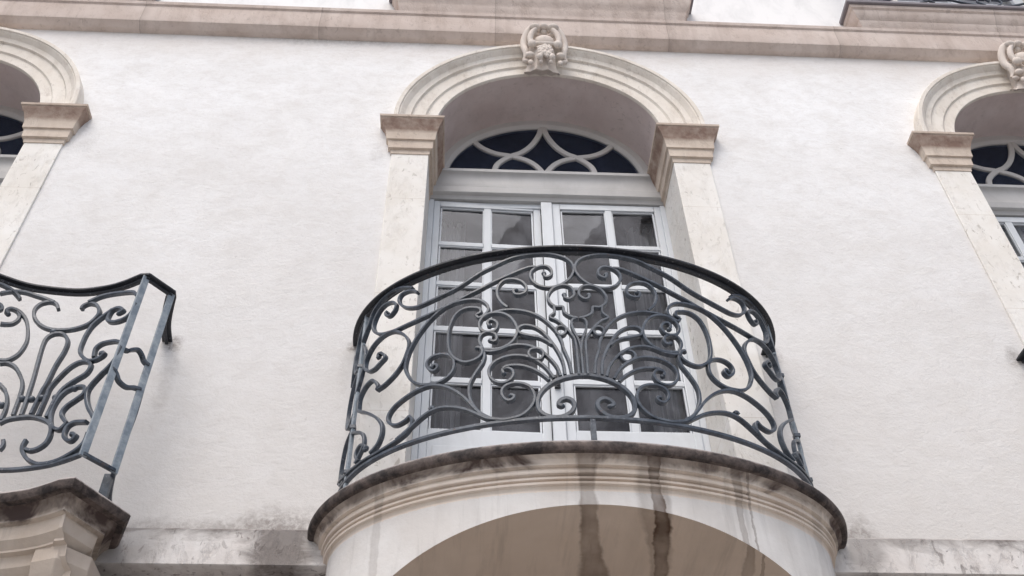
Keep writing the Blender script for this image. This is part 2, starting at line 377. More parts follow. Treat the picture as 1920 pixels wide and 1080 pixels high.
lo = wall(-7.2, -3.26, .14, [(x, .86, -7.15, -3.93, .46) for x in XW[:2]], LOWER, 'base_wall')
b = MB(); b.box(-12, 12, YW+.3, 8, 6.2, 6.4); b.box(-12.2, 12.2, -.5, 8.2, 6.4, 6.6); b.build('roof', CORNICE, bld)
b = MB(); b.box(-12, 12, 7.9, 8, -7.2, 6.2); b.box(-12, -11.9, YW+.002, 7.9, -7.2, 6.2); b.box(11.9, 12, YW+.002, 7.9, -7.2, 6.2); b.build('wall', WHITEW, bld, smooth=False)

# string course at floor level
b = MB()
prof = [(.13, -3.125), (-.030, -3.125), (-.040, -3.135), (-.040, -3.305), (-.030, -3.312), (.14, -3.312)]
b.grid([[(x, py, pz) for py, pz in prof] for x in (-12, -6, -3, -1, 1, 3, 6, 12)])
b.build('string_course', BASEST, bld)

# cornice band with the ledges of the upper balconies breaking forward
b = MB()
prof = [(YW+.05, 1.085), (-.015, 1.09), (-.03, 1.10), (-.052, 1.125), (-.066, 1.135), (-.07, 1.15), (-.072, 1.335), (-.085, 1.345), (-.09, 1.375), (YW, 1.475), (YW+.05, 1.475)]
xs = [-12+i*.5 for i in range(49)]
b.grid([[(x, py, pz) for py, pz in prof] for x in xs]); b.build('cornice', CORNICE, bld)
for x in XW:
    dz = .075 if x == 0 else 0
    b = MB(); hw = 1.10
    pr = [(1.375, .0, .078), (1.40, .0, .088), (1.43, .012, .105), (1.455, .015, .108), (1.47, .03, .122), (1.51, .05, .145), (1.545, .058, .150), (1.555, .07, .165), (1.585, .075, .17)]
    pr = [(1.375+(z-1.375)*(1+dz/.21), i, d) for z, i, d in pr]
    rows = [[(x-hw-i, YW, z), (x-hw-i, -d, z), (x+hw+i, -d, z), (x+hw+i, YW, z)] for z, i, d in pr]
    b.grid(rows); b.face(rows[0]); b.face(rows[-1])
    led = b.build('ledge', CORNICE, bld, smooth=True, ang=30)
    b = MB(); b.box(x-hw-.10, x+hw+.10, -.19, YW, 1.588+dz, 1.628+dz); b.build('ledge_edge', EDGE, led, bevel=.008)

# ---- window surrounds and french windows
def surround(xc):
    for s in (-1, 1):
        b = MB(); x0, x1 = sorted((xc+s*.80, xc+s*1.04))
        b.box(x0, x1, 0, .46, SLABZ-.02, -.30)
        b.build('jamb', STONE, bld, bevel=.004)
    # capitals
    prof = [(-.315, .0), (-.313, .006), (-.275, .008), (-.272, .024), (-.20, .028), (-.197, .040), (-.135, .044), (-.125, .048), (-.10, .054), (-.07, .064), (-.045, .078), (-.03, .083), (-.022, .084), (-.018, .092), (0, .094)]
    for s in (-1, 1):
        b = MB(); rows = []
        for z, o in prof:
            rows.append([(xc+s*(1.04+o), .02, z), (xc+s*(1.04+o), -o, z), (xc+s*(.80-o), -o, z), (xc+s*(.80-o), .40, z)])
        b.grid(rows); b.face(rows[-1])
        b.build('capital', CAPST, bld, ang=25)
    # archivolt
    b = MB(); N = 56
    prof = [(0, .50), (0, .012), (.02, 0), (.27, 0), (.29, -.004), (.31, -.014), (.60, -.016), (.61, -.018), (.635, -.034), (.70, -.036), (.76, -.042), (.81, -.058), (.86, -.072), (.885, -.074), (.90, -.084), (.985, -.086), (1.0, -.082), (1.0, .02)]
    rows = []
    for i in range(N+1):
        th = math.pi*i/N; cs, sn = math.cos(th), math.sin(th)
        row = []
        for s, y in prof:
            a = AI+(AO-AI)*s; bb = BI+(BO-BI)*s
            row.append((xc-a*cs, y, bb*sn))
        rows.append(row)
    b.grid(rows)
    a = b.build('archivolt', ARCHST, bld, ang=28)
    # soffit skin, 3 mm inside the stone ring, from the front arris to the frame
    b = MB(); rows = []
    for i in range(N+1):
        th = math.pi*i/N
        rows.append([(xc-(AI-.003)*math.cos(th), y, (BI-.003)*math.sin(th)) for y in (.02, .12, .24, .36, .48)])
    b.grid(rows); b.build('soffit', SOFFIT, bld)

def keystone(xc):
    y = -.10
    b = MB()
    # scrolled console body
    rows = []
    for z, hw, d in ((.70, .118, -.01), (.665, .124, .03), (.63, .126, .065), (.605, .126, .088), (.602, .124, .098), (.62, .116, .106), (.66, .106, .108), (.70, .10, .115), (.77, .10, .13), (.84, .10, .13), (.90, .10, .12), (.95, .09, .10)):
        row = [(xc-hw, .02, max(z, .71))]
        for k in range(13):
            t = -1+2*k/12
            row.append((xc-.02+.0+hw*t*1.0+.02*(1-abs(t))*0+.02*0, -d*(1-.35*abs(t)**2.2)+.008*math.cos(6*math.pi*t/2), z))
        row.append((xc+hw, .02, max(z, .71))); rows.append([(p[0]-(.018 if 0 < i < 14 else .018), p[1], p[2]) for i, p in enumerate(row)])
    b.grid(rows); b.face(rows[-1])
    body = b.build('keystone', CARVED, bld)
    X = lambda v: xc+v-.012
    # side scrolls
    for s in (-1, 1):
        b = MB()
        P = catmull([(X(s*.03), y-.03, 1.06), (X(s*.07), y-.04, 1.10), (X(s*.115), y-.03, 1.06), (X(s*.142), y-.01, .98), (X(s*.148), y, .89), (X(s*.138), y-.01, .81), (X(s*.14), y-.0, .75), (X(s*.158), y+.01, .72)], 6)
        n = len(P); b.tube(P, [.012+.016*math.sin(math.pi*min(1, (i+3)/n)) for i in range(n)], 12)
        P = catmull([(X(s*.06), y-.06, 1.05), (X(s*.09), y-.055, 1.0), (X(s*.105), y-.05, .93), (X(s*.10), y-.05, .87), (X(s*.09), y-.06, .83)], 6)
        n = len(P); b.tube(P, [.012+.010*math.sin(math.pi*min(1, (i+2)/n)) for i in range(n)], 12)
        b.ball((X(s*.092), y-.055, .845), .032, (1.1, .9, 1.2)); b.ball((X(s*.11), y-.03, .735), .028, (1.2, .9, 1.0)); b.ball((X(s*.135), y+.0, .70), .022, (1.3, .8, .9))
        b.ball((X(s*.105), y-.02, .655), .020, (1, .8, 1.3))
        b.build('scroll', CARVED, body)
    # shell crest of three lobes
    b = MB()
    for px, pz, r, sx in ((-.066, 1.075, .036, 1.25), (0, 1.09, .032, 1.15), (.068, 1.08, .036, 1.3)):
        b.ball((X(px), y-.05, pz), r, (sx, 1.1, .85)); b.ball((X(px*1.15), y-.025, pz-.035), r*.8, (1.1, 1, 1.0))
    b.build('shell', CARVED, body)
    b = MB(); b.ball((X(0), y-.01, .93), .080, (1, .72, .95), 20, 12); b.build('boss', CARVED, body)
    # lintel under the boss
    b = MB(); P = catmull([(X(-.11), y-.05, .86), (X(-.06), y-.06, .845), (X(0), y-.065, .84), (X(.06), y-.06, .845), (X(.11), y-.05, .855)], 5); b.tube(P, .015, 10); b.build('band', CARVED, body)
    # rosette
    b = MB(); rr = random.Random(3)
    b.ball((X(0), y-.05, .745), .042, (1, .7, 1.3), 14, 10)
    for k in range(26):
        a = k*2.4; q = .008+.0085*math.sqrt(k)
        b.ball((X(q*math.cos(a)), y-.075+.25*q, .745+1.4*q*math.sin(a)), .012+rr.random()*.008, (1, .9, 1.2), 8, 6)
    b.build('rosette', CARVED, body)
    # pendant husks
    for s in (-1, 1):
        b = MB(); b.ball((X(s*.044), y-.055, .675), .024, (1.05, 1, 1.35)); b.ball((X(s*.036), y-.04, .635), .015, (1, 1, 1.2)); b.build('husk', CARVED, body)

def bar2(b, P, y, wd, dp):
    b.bar([(x, y, z) for x, z in P], [(0, -1, 0)]*len(P), wd, dp)

FA = catmull([(-.004, .66), (-.03, .533), (-.088, .407), (-.163, .319), (-.235, .275), (-.305, .212), (-.346, .145), (-.362, .04)], 6)
FB = catmull([(-.535, .478), (-.452, .37), (-.352, .304), (-.235, .275), (-.128, .232), (-.058, .166), (-.004, .07)], 6)
def french_window(xc, ajar):
    fw_ = empty('french_window', (xc, .36, SLABZ), None, None); fw_.parent = bld
    fw_.location = Vector((xc, .36, SLABZ))-Vector(bld['_o']); fw_['_o'] = [xc, .36, SLABZ]
    # fixed frame
    b = MB()
    for s in (-1, 1):
        x0, x1 = sorted((xc+s*.765, xc+s*.80)); b.box(x0, x1, .375, .46, SLABZ, -.30)
    b.box(xc-.765, xc+.765, .40, .455, -.34, -.295)
    b.build('frame', PAINT, fw_, bevel=.003)
    # transom with its mouldings
    b = MB(); prof = [(.46, -.296), (.372, -.296), (.37, -.288), (.362, -.27), (.345, -.262), (.340, -.255), (.338, -.20), (.345, -.19), (.352, -.16), (.356, -.12), (.352, -.08), (.340, -.055), (.326, -.045), (.325, -.02), (.33, -.012), (.46, .005)]
    b.grid([[(xc+x, py, pz) for py, pz in prof] for x in (-.80, -.4, 0, .4, .80)]); b.face([(xc-.8, py, pz) for py, pz in prof]); b.face([(xc+.8, py, pz) for py, pz in prof]); b.build('transom', TRANS, fw_, ang=30)
    # fanlight frame and tracery
    b = MB(); N = 48; prof = [(.770, .702, .455), (.770, .702, .405), (.715, .648, .405), (.700, .632, .415), (.690, .622, .425), (.690, .622, .455)]
    b.grid([[(xc-a*math.cos(math.pi*i/N), y, bb*math.sin(math.pi*i/N)) for a, bb, y in prof] for i in range(N+1)])
    b.box(xc-.72, xc+.72, .408, .456, .0, .075)
    b.build('fanlight_frame', PAINT2, fw_, ang=30)
    b = MB()
    for s in (1, -1):
        bar2(b, [(xc+s*x, z) for x, z in FA], .432+.0015*s, .042, .030); bar2(b, [(xc+s*x, z) for x, z in FB], .434+.0008*s, .042, .0285)
    b.build('tracery', PAINT2, fw_)
    b = MB(); b.face([(xc-.69*math.cos(math.pi*i/32), .438, .06+.565*math.sin(math.pi*i/32)) for i in range(33)][::-1]); b.build('fan_glass', FANGL, fw_, smooth=False, recalc=False)
    # leaves
    rows = [(-.359-.004, -.704), (-.742, -1.073), (-1.111, -1.457), (-1.498, -1.855), (-1.895, -2.222)]
    for s in (-1, 1):
        hinge = xc+s*.765
        cols = [(.714, .431), (.381, .105)] if s < 0 else [(.714, .432), (.385, .090)]
        inner = .048 if s < 0 else .03
        zt, zb = -.303, SLABZ+.012
        yf, yb = .385, .43
        b = MB()
        def bx(xa, xb, za, zb_, y0=yf, y1=yb):
            xa, xb = sorted((xc+s*xa, xc+s*xb)); b.box(xa, xb, y0, y1, min(za, zb_), max(za, zb_))
        bx(.765, cols[0][0]+.008, zt, zb); bx(cols[1][1]-.008, inner, zt, zb)
        bx(cols[0][0]+.008, cols[1][1]-.008, zt, rows[0][0]+.006); bx(cols[0][0]+.008, cols[1][1]-.008, rows[-1][1]-.006, zb, yf+.001, yb-.001)
        bx(cols[0][0]-.02, cols[1][1]+.02, rows[-1][1]-.12, zb+.10, yf-.008, yf+.002)
        leaf = b.build('door_leaf', PAINT, fw_, bevel=.003)
        b = MB()
        xm = (cols[0][1]+cols[1][0])/2
        bx(cols[0][1]-.0, cols[1][0], rows[0][0]+.01, rows[-1][1]-.01, yf+.003, yb-.004)
        for r0, r1 in zip(rows[:-1], rows[1:]):
            bx(cols[0][0]+.01, cols[0][1]+.001, r0[1]-.002, r1[0]+.002, yf+.006, yb-.006); bx(cols[1][0]-.001, cols[1][1]-.01, r0[1]-.002, r1[0]+.002, yf+.006, yb-.006)
        mun = b.build('glazing_bars', PAINT, fw_, bevel=.004)
        b = MB()
        for c0, c1 in cols:
            for r0, r1 in rows:
                x0, x1 = sorted((xc+s*c0, xc+s*c1)); dy = (random.random()-.5)*.007; dz = (random.random()-.5)*.007
                yy = .412
                b.face([(x0-.006, yy+dy, r1-.006), (x1+.006, yy-dy, r1-.006), (x1+.006, yy-dy+dz, r0+.006), (x0-.006, yy+dy+dz, r0+.006)])
        gl = b.build('glass', GLASS, fw_, smooth=False, recalc=False)
        # rebate shadow beads round the panes
        b = MB()
        for c0, c1 in cols:
            for r0, r1 in rows:
                x0, x1 = sorted((xc+s*c0, xc+s*c1))
                for (xa, xb, za, zb_) in ((x0-.004, x0+.006, r1, r0), (x1-.006, x1+.004, r1, r0), (x0+.006, x1-.006, r0-.006, r0+.004), (x0+.006, x1-.006, r1-.004, r1+.006)):
                    b.box(xa, xb, yf+.012, yf+.024, za, zb_)
        bead = b.build('beading', PAINT, fw_)
        if s < 0 and ajar:
            H = Vector((hinge, .42, 0)); ang = R(ajar)
            o0 = Vector(fw_['_o'])
            for o in (leaf, mun, gl, bead):
                for v in o.data.vertices:
                    p = v.co+o0-H; x, y = p.x, p.y
                    p.x, p.y = x*math.cos(ang)-y*math.sin(ang), x*math.sin(ang)+y*math.cos(ang)
                    v.co = p+H-o0
    b = MB(); b.box(xc-.047, xc+.028, .365, .384, SLABZ+.02, -.31); b.build('astragal', PAINT, fw_, bevel=.006)
    b = MB(); b.box(xc-.025, xc+.008, .350, .365, -1.95, -1.86); b.tube([(xc-.008, .350, -1.90), (xc-.008, .315, -1.90)], .010, 8); b.tube([(xc-.008, .315, -1.86), (xc-.008, .313, -1.97)], .009, 8); b.build('handle', RAIL, fw_)
    # dark room behind the glass, open towards the window
    b = MB(); x0, x1, y0, y1, z0, z1 = xc-1.25, xc+1.25, .47, 3.4, SLABZ, 1.05
    for f in ([(x0,y1,z0),(x1,y1,z0),(x1,y1,z1),(x0,y1,z1)], [(x0,y0,z0),(x0,y1,z0),(x0,y1,z1),(x0,y0,z1)], [(x1,y0,z0),(x1,y1,z0),(x1,y1,z1),(x1,y0,z1)],
              [(x0,y0,z0),(x1,y0,z0),(x1,y1,z0),(x0,y1,z0)], [(x0,y0,z1),(x1,y0,z1),(x1,y1,z1),(x0,y1,z1)]): b.face(f)
    b.build('room', ROOM, bld, smooth=False)
    for s in (-1, 1):
        b = MB(); rows = []
        for i in range(41):
            x = xc+s*(.83-(.28 if xc != XW[1] else .82)*i/40); y = (.60 if xc != XW[1] else .50)+.03*math.sin(i*.9)+.012*math.sin(i*2.3)
            rows.append([(x, y, z) for z in (SLABZ+.03, -2.2, -1.3, -.3)])
        b.grid(rows); b.build('curtain', CURT if xc != XW[1] else WHITEW, fw_)
    return fw_

for i, x in enumerate(XW):
    surround(x); keystone(x); french_window(x, 2.0 if i == 0 else 0)

# upper windows standing on the ledges
for x in XW:
    b = MB(); hw = .62
    for s in (-1, 1):
        x0, x1 = sorted((x+s*(hw-.09), x+s*hw)); b.box(x0, x1, .12, .18, 1.66, 4.2)
    b.box(x-hw+.09, x+hw-.09, .121, .179, 1.66, 1.80); b.box(x-.04, x+.04, .118, .178, 1.80, 4.2)
    for k in range(5):
        for s in (-1, 1):
            x0, x1 = sorted((x+s*.04, x+s*(hw-.09))); b.box(x0, x1, .125, .172, 2.2+k*.42, 2.24+k*.42)
    up_ = b.build('window', PAINT, bld, bevel=.004)
    b = MB(); b.face([(x-hw, .15, 1.7), (x+hw, .15, 1.7), (x+hw, .15, 4.6), (x-hw, .15, 4.6)]); b.build('glass', GLASS, up_, smooth=False, recalc=False)
    b = MB(); b.box(x-.9, x+.9, .3, 1.5, 1.6, 4.8); b.build('room', CURT, up_, smooth=False)
    b = MB(); b.grid([[(x-.62+i*.031, .205+.02*math.sin(i*1.1), z) for z in (1.7, 3, 4.5)] for i in range(41)]); b.build('curtain', WHITEW, up_)
    b = MB()
    for s in (-1, 1):
        x0, x1 = sorted((x+s*hw, x+s*(hw+.2))); b.box(x0, x1, -.01, .2, 1.64, 4.25)
    b.build('jamb', STONE, up_, bevel=.004)

# ---------------------------------------------------------------- round balconies
RA, RB = 1.09, .70
ZT, ZB = -1.975, -3.0
def balcony_round(xc, label):
    root = empty('balcony', (xc, 0, SLABZ), label, 'balcony', None)
    N = 72
    def ring(a, bb, z, wall_y=.02):
        r = [(xc-a, wall_y, z)]
        for i in range(N+1):
            t = -math.pi/2+math.pi*i/N
            r.append((xc+a*math.sin(t), -bb*math.cos(t), z))
        r.append((xc+a, wall_y, z)); return r
    # rounded slab
    b = MB(); rows = []
    prof = [(1.165, .715, -3.192), (1.19, .738, -3.188), (1.200, .747, -3.178), (1.203, .750, -3.160), (1.198, .745, -3.146), (1.185, .734, -3.140), (1.0, .58, -3.138)]
    for a, bb, z in prof: rows.append(ring(a, bb, z))
    b.grid(rows); b.face(rows[-1]); b.build('slab', NOSE, root)
    # mouldings below the slab
    b = MB(); rows = []
    prof = [(1.172, .722, -3.190), (1.165, .716, -3.197), (1.155, .706, -3.205), (1.150, .702, -3.214), (1.146, .698, -3.222), (1.146, .698, -3.228), (1.128, .680, -3.231), (1.130, .682, -3.238), (1.134, .686, -3.252), (1.132, .684, -3.257), (1.114, .666, -3.259), (1.112, .664, -3.266), (1.123, .675, -3.269), (1.121, .673, -3.277), (1.107, .659, -3.279), (1.107, .659, -3.285), (1.119, .671, -3.288), (1.117, .669, -3.297), (1.104, .656, -3.300), (1.102, .654, -3.306), (1.10, .652, -3.312), (1.10, .652, -3.325)]
    for a, bb, z in prof: rows.append(ring(a, bb, z, .14))
    b.grid(rows); b.build('moulding', BALC, root, ang=18)
    # drum wall with the arch cut through it
    VA, VH, VZ = 1.0, .545, -3.928
    b = MB(); top = []; bot = []; a, bb = 1.10, .652
    ts = [-math.pi/2+math.pi*i/120 for i in range(121)]
    def zarch(x):
        return VZ+VH*math.sqrt(max(0, 1-(x/VA)**2)) if abs(x) < VA else -7.2
    for t in ts:
        x = a*math.sin(t); zt_ = -3.322
        top.append((xc+x, -bb*math.cos(t), zt_)); bot.append((xc+x, -bb*math.cos(t), min(zt_-.02, zarch(x))))
    b.grid([top, bot]); b.build('drum', DRUM, root, ang=60)
    # vault running back to the wall
    b = MB(); rows = []
    for i in range(61):
        th = math.pi*i/60; x = -VA*math.cos(th); z = VZ+VH*math.sin(th)
        yf = -.652*math.sqrt(max(0, 1-(x/1.10)**2))
        rows.append([(xc+x, yf+(.75-yf)*k/6, z) for k in range(7)])
    b.grid(rows)
    for s in (-1, 1):
        yf = -.652*math.sqrt(1-(VA/1.10)**2); b.face([(xc+s*VA, yf, VZ), (xc+s*VA, .75, VZ), (xc+s*VA, .75, -7.2), (xc+s*VA, yf, -7.2)])
    b.face([(xc-VA, .75, -7.2), (xc+VA, .75, -7.2), (xc+VA, .75, VZ)] + [(xc+VA*math.cos(math.pi*i/30), .75, VZ+VH*math.sin(math.pi*i/30)) for i in range(1, 30)] + [(xc-VA, .75, VZ)])
    b.build('vault', VAULT, root, ang=50)
    return root
balcony_round(0.0, 'curved stone balcony with brown water stains under the middle window')
balcony_round(3.585, 'curved stone balcony under the right window, mostly outside the frame')

# --- wrought iron of the round balcony: (angle round the ellipse in degrees, height)
D1 = {
'long1':('e',[(-8.79,-2.1361),(-8.6,-2.159),(-7.81,-2.1623),(-6.98,-2.1486),(-6.89,-2.1194),(-7.66,-2.094),(-8.99,-2.0859),(-10.65,-2.0949),(-12.04,-2.1251),(-12.1,-2.1671),(-10.69,-2.2112),(-8.39,-2.2327),(-6.06,-2.2293),(-3.96,-2.2064),(-2.25,-2.1679),(-1.36,-2.119),(-1.67,-2.0738),(-2.92,-2.0408),(-4.95,-2.0177),(-7.92,-2.002),(-10.95,-2.0001),(-14,-2.0036),(-17.42,-2.0174),(-21.52,-2.0524),(-25.39,-2.0847),(-31.02,-2.1465),(-36.29,-2.1751),(-42,-2.1899),(-45.34,-2.1852),(-48.57,-2.1581),(-51.04,-2.1145),(-51.92,-2.0737),(-50.97,-2.0469),(-48.65,-2.0471),(-46.3,-2.0618),(-44.66,-2.0879)]),
'long2':('',[(-10.64,-2.0925),(-12.9,-2.0946),(-17.49,-2.1313),(-22.16,-2.17),(-25.33,-2.1983),(-29.23,-2.2261),(-32.58,-2.2502),(-37.89,-2.2724),(-43.68,-2.2831),(-49.31,-2.2844),(-53.22,-2.2779),(-58.38,-2.2487),(-62.34,-2.2003),(-64.38,-2.1439),(-63.7,-2.102),(-61.27,-2.0611),(-57.86,-2.0499),(-54.57,-2.0694),(-52.87,-2.1035),(-53.33,-2.1383),(-55.08,-2.1559),(-56.87,-2.1414),(-57.53,-2.1164),(-56.79,-2.1138)]),
'underrail':('',[(-46.37,-2.0463),(-48.78,-2.0218),(-52.37,-1.997),(-56.81,-1.9909),(-61.79,-2.0059),(-65.52,-2.042),(-67.37,-2.0967),(-69.55,-2.1389),(-71.56,-2.1741)]),
'big3':('e',[(-26.19,-2.3613),(-25.55,-2.3808),(-24.46,-2.3766),(-23.13,-2.3519),(-23.08,-2.3201),(-24.18,-2.2861),(-25.93,-2.2625),(-28.87,-2.2493),(-32.24,-2.2499),(-35.36,-2.2642),(-38.2,-2.2958),(-40.72,-2.3358),(-43.27,-2.3891),(-45.1,-2.4389),(-46.33,-2.4883),(-46.88,-2.549),(-46.26,-2.5926),(-44.17,-2.6562),(-41.36,-2.6954),(-38.09,-2.7137),(-35.37,-2.7145),(-33.11,-2.6949),(-31.88,-2.6616),(-31.79,-2.6205),(-32.32,-2.5932),(-33.69,-2.568),(-35.75,-2.5526),(-37.85,-2.5526),(-39.24,-2.5665),(-39.7,-2.5918),(-38.89,-2.6229),(-37.43,-2.6409),(-36.43,-2.626),(-37,-2.6052),(-38.03,-2.6129)]),
'c4':('e',[(-26.03,-2.362),(-25,-2.3515),(-25.2,-2.3277),(-26.86,-2.3123),(-28.81,-2.3063),(-30.61,-2.3158),(-32.08,-2.3419),(-33.18,-2.396),(-33.62,-2.4638),(-33.24,-2.5384),(-32.17,-2.587),(-30.34,-2.623),(-28.44,-2.6405),(-26.31,-2.6362),(-24.81,-2.6181),(-24.37,-2.5919),(-24.98,-2.5717),(-25.81,-2.5647)]),
'stem4':('',[(-24.22,-2.5889),(-23.86,-2.6184),(-24.35,-2.6581),(-25.22,-2.6855),(-26.39,-2.7214),(-27.41,-2.764),(-27.67,-2.8025),(-27.33,-2.8496),(-26.41,-2.8919),(-24.8,-2.936),(-22.69,-2.9683)]),
'c5':('',[(-19.95,-2.9903),(-21.86,-2.9821),(-24.09,-2.9542),(-26.4,-2.9014),(-28.83,-2.8367),(-31.67,-2.7828),(-34.63,-2.7455),(-38.06,-2.7226),(-42,-2.7232),(-45.77,-2.7391),(-49.37,-2.7634),(-51.39,-2.7939),(-51.62,-2.8283),(-50.09,-2.8606),(-47.9,-2.877),(-45.35,-2.8715),(-44.08,-2.8571),(-43.15,-2.8823),(-43.45,-2.9154),(-44.83,-2.9415),(-47.07,-2.9586),(-50.7,-2.9719),(-54.74,-2.9781),(-59.96,-2.9755),(-66.46,-2.9714),(-73.97,-2.9584),(-84.63,-2.9056)]),
'c6':('',[(-21.04,-2.9859),(-23.24,-2.9727),(-25.51,-2.9427),(-28.15,-2.9089),(-31.2,-2.8826),(-34.36,-2.867),(-36.97,-2.8672),(-39.3,-2.8811),(-42.02,-2.9083),(-44.86,-2.9363),(-47.86,-2.9597)]),
'bud6':('',[(-38.02,-2.855),(-37.77,-2.8467),(-37.19,-2.8479),(-36.67,-2.856)]),
'c7':('e',[(-22.69,-2.9733),(-19.95,-2.9891),(-18.33,-2.9904),(-15.66,-2.9813),(-13.78,-2.9541),(-12.54,-2.9154),(-12.29,-2.8777),(-13.08,-2.8343),(-14.67,-2.8103),(-16.84,-2.8014),(-18.77,-2.8113),(-19.7,-2.838),(-19.36,-2.8713),(-18.27,-2.8922),(-17.18,-2.8867),(-16.9,-2.8714),(-17.65,-2.8643)]),
'oval':('e',[(0.11,-2.772),(-2.56,-2.7728),(-5.79,-2.7873),(-8.51,-2.8148),(-10.58,-2.8545),(-11.59,-2.8979),(-11.54,-2.9453),(-10.42,-2.978),(-8.39,-2.9945),(-6.33,-2.993),(-4.47,-2.9716),(-3.65,-2.9393),(-4.03,-2.9109),(-5.3,-2.8978),(-6.58,-2.9085),(-7.07,-2.9284),(-6.31,-2.9371)]),
'ray1':('e',[(-7.78,-2.7878),(-9.4,-2.7294),(-11.49,-2.6851),(-13.65,-2.6578),(-16.42,-2.6439),(-19.26,-2.6484),(-21.56,-2.6705),(-22.72,-2.7053),(-22.49,-2.7466),(-21.14,-2.7797),(-19.32,-2.7913),(-17.7,-2.7793),(-16.93,-2.7501),(-17.33,-2.7235),(-18.44,-2.7124),(-19.52,-2.7207),(-19.16,-2.7393)]),
'ray2':('',[(-8.8,-2.8),(-10.54,-2.7614),(-12.92,-2.7267),(-15.37,-2.7068),(-18.15,-2.7017),(-19.43,-2.7128)]),
'ray3':('e',[(-6.24,-2.7771),(-6.97,-2.7244),(-8.47,-2.6741),(-10.3,-2.6318),(-12.46,-2.6003),(-15.24,-2.5825),(-17.79,-2.5842),(-20.1,-2.599),(-22.73,-2.6003),(-24.83,-2.5794),(-24.38,-2.5742),(-25.25,-2.5278),(-24.72,-2.4924),(-23.2,-2.4819),(-21.4,-2.4974),(-20.82,-2.527),(-21.41,-2.5442),(-22.5,-2.5331)]),
'ray4':('',[(-5.22,-2.7723),(-5.56,-2.7003),(-6.61,-2.6343),(-7.99,-2.577),(-9.54,-2.5253),(-11.44,-2.4884),(-13.4,-2.4715),(-14.83,-2.4734),(-15.66,-2.4918),(-15.02,-2.5166),(-12.92,-2.5355),(-10.71,-2.5501),(-9.08,-2.5709),(-7.75,-2.5949)]),
'ray5':('',[(-3.71,-2.7661),(-4.18,-2.6905),(-5.2,-2.6177),(-5.51,-2.5767),(-6.73,-2.5116),(-8.83,-2.4511),(-11.03,-2.4094),(-13.86,-2.3791),(-16.76,-2.3627),(-19.73,-2.3587),(-22.46,-2.3683),(-24.3,-2.3886)]),
'circ':('e',[(-23.93,-2.5831),(-20.68,-2.5936),(-18.37,-2.5812),(-16.63,-2.5506),(-15.81,-2.5023),(-16.25,-2.4537),(-17.68,-2.4052),(-19.74,-2.376),(-22.46,-2.3683),(-24.3,-2.3848),(-25.3,-2.4215),(-24.73,-2.4632),(-23.05,-2.4825),(-21.25,-2.4783),(-20.59,-2.4454),(-21.4,-2.4173),(-22.61,-2.4105),(-23.12,-2.4285),(-22.69,-2.445)]),
's2':('e',[(-18.08,-2.3474),(-19.71,-2.3075),(-20.67,-2.2536),(-20.29,-2.1997),(-18.74,-2.1668),(-16.6,-2.1656),(-14.51,-2.1857),(-13.31,-2.2244),(-13.56,-2.2592),(-14.91,-2.2716),(-16.23,-2.2642),(-16.51,-2.2399),(-15.91,-2.2361)]),
'trefoil':('e',[(-4.11,-2.2826),(-3.99,-2.3044),(-2.95,-2.3122),(-1.83,-2.2903),(-1.92,-2.2537),(-3,-2.2279),(-4.88,-2.2236),(-6.91,-2.246),(-8.08,-2.2917),(-7.74,-2.3344),(-6.37,-2.3622),(-4.73,-2.3646),(-4.42,-2.3994),(-3,-2.4249),(-1.48,-2.4344)]),
'star':('',[(-6.8,-2.3619),(-6.8,-2.4011),(-7.94,-2.4284),(-6.3,-2.452),(-4.72,-2.488),(-3.39,-2.5295),(-2.46,-2.5688),(-2.22,-2.6251),(-2.22,-2.6838),(-2.15,-2.7715)]),
'petal':('',[(-1.34,-2.4343),(-2.49,-2.442),(-2.93,-2.4678),(-2.56,-2.5115),(-1.63,-2.5687),(-1.13,-2.6248),(-0.76,-2.6766),(-0.6,-2.7697)]),
'ringa':('',[(-4.22,-2.5113),(-4.7,-2.5328),(-5.55,-2.5411),(-6.36,-2.532),(-6.72,-2.5101),(-6.26,-2.4923),(-5.41,-2.4869),(-4.6,-2.4953),(-4.22,-2.5113)]),
'ringb':('',[(-9.78,-2.6484),(-10.38,-2.6752),(-11.48,-2.6803),(-12.7,-2.668),(-13.3,-2.6427),(-12.77,-2.6207),(-11.51,-2.616),(-10.29,-2.6269),(-9.78,-2.6484)]),
'c13':('e',[(-58.04,-2.6019),(-54.61,-2.5986),(-50.93,-2.5714),(-48.27,-2.5278),(-46.84,-2.4698),(-46.25,-2.4153),(-47.58,-2.3598),(-50.09,-2.3126),(-53.21,-2.2795),(-57.07,-2.2664),(-61.3,-2.2733),(-64.89,-2.3005),(-67.15,-2.3436),(-66.99,-2.3867),(-64.1,-2.435),(-60.89,-2.4511),(-58.54,-2.4427),(-55.79,-2.4224),(-57.3,-2.3829),(-59.03,-2.371),(-59.3,-2.3889)]),
'tip13':('',[(-58.04,-2.6019),(-57.67,-2.5804),(-60.18,-2.5266),(-62.84,-2.5174),(-65.9,-2.533),(-68.12,-2.5665),(-68.17,-2.6155),(-67.57,-2.6453),(-62.94,-2.6923),(-57.52,-2.7605),(-54.35,-2.8245),(-53.6,-2.8755),(-54.26,-2.9155),(-55.52,-2.9412),(-57.93,-2.9581)]),
'sp14':('e',[(-64.28,-2.9488),(-66.25,-2.9065),(-65.55,-2.8768),(-63.44,-2.8692),(-61.08,-2.8949),(-61.34,-2.9101)]),
}
def cyl(xc, td, z, off=0.0):
    t = R(td); x, y = RA*math.sin(t), -RB*math.cos(t)
    n = Vector((math.sin(t)/RA, -math.cos(t)/RB, 0)).normalized()
    return Vector((xc+x, y, z))+n*off, n
def warp(td): return td-1.2*max(0, 1-abs(td)/60)
CEN = {'oval', 'trefoil'}
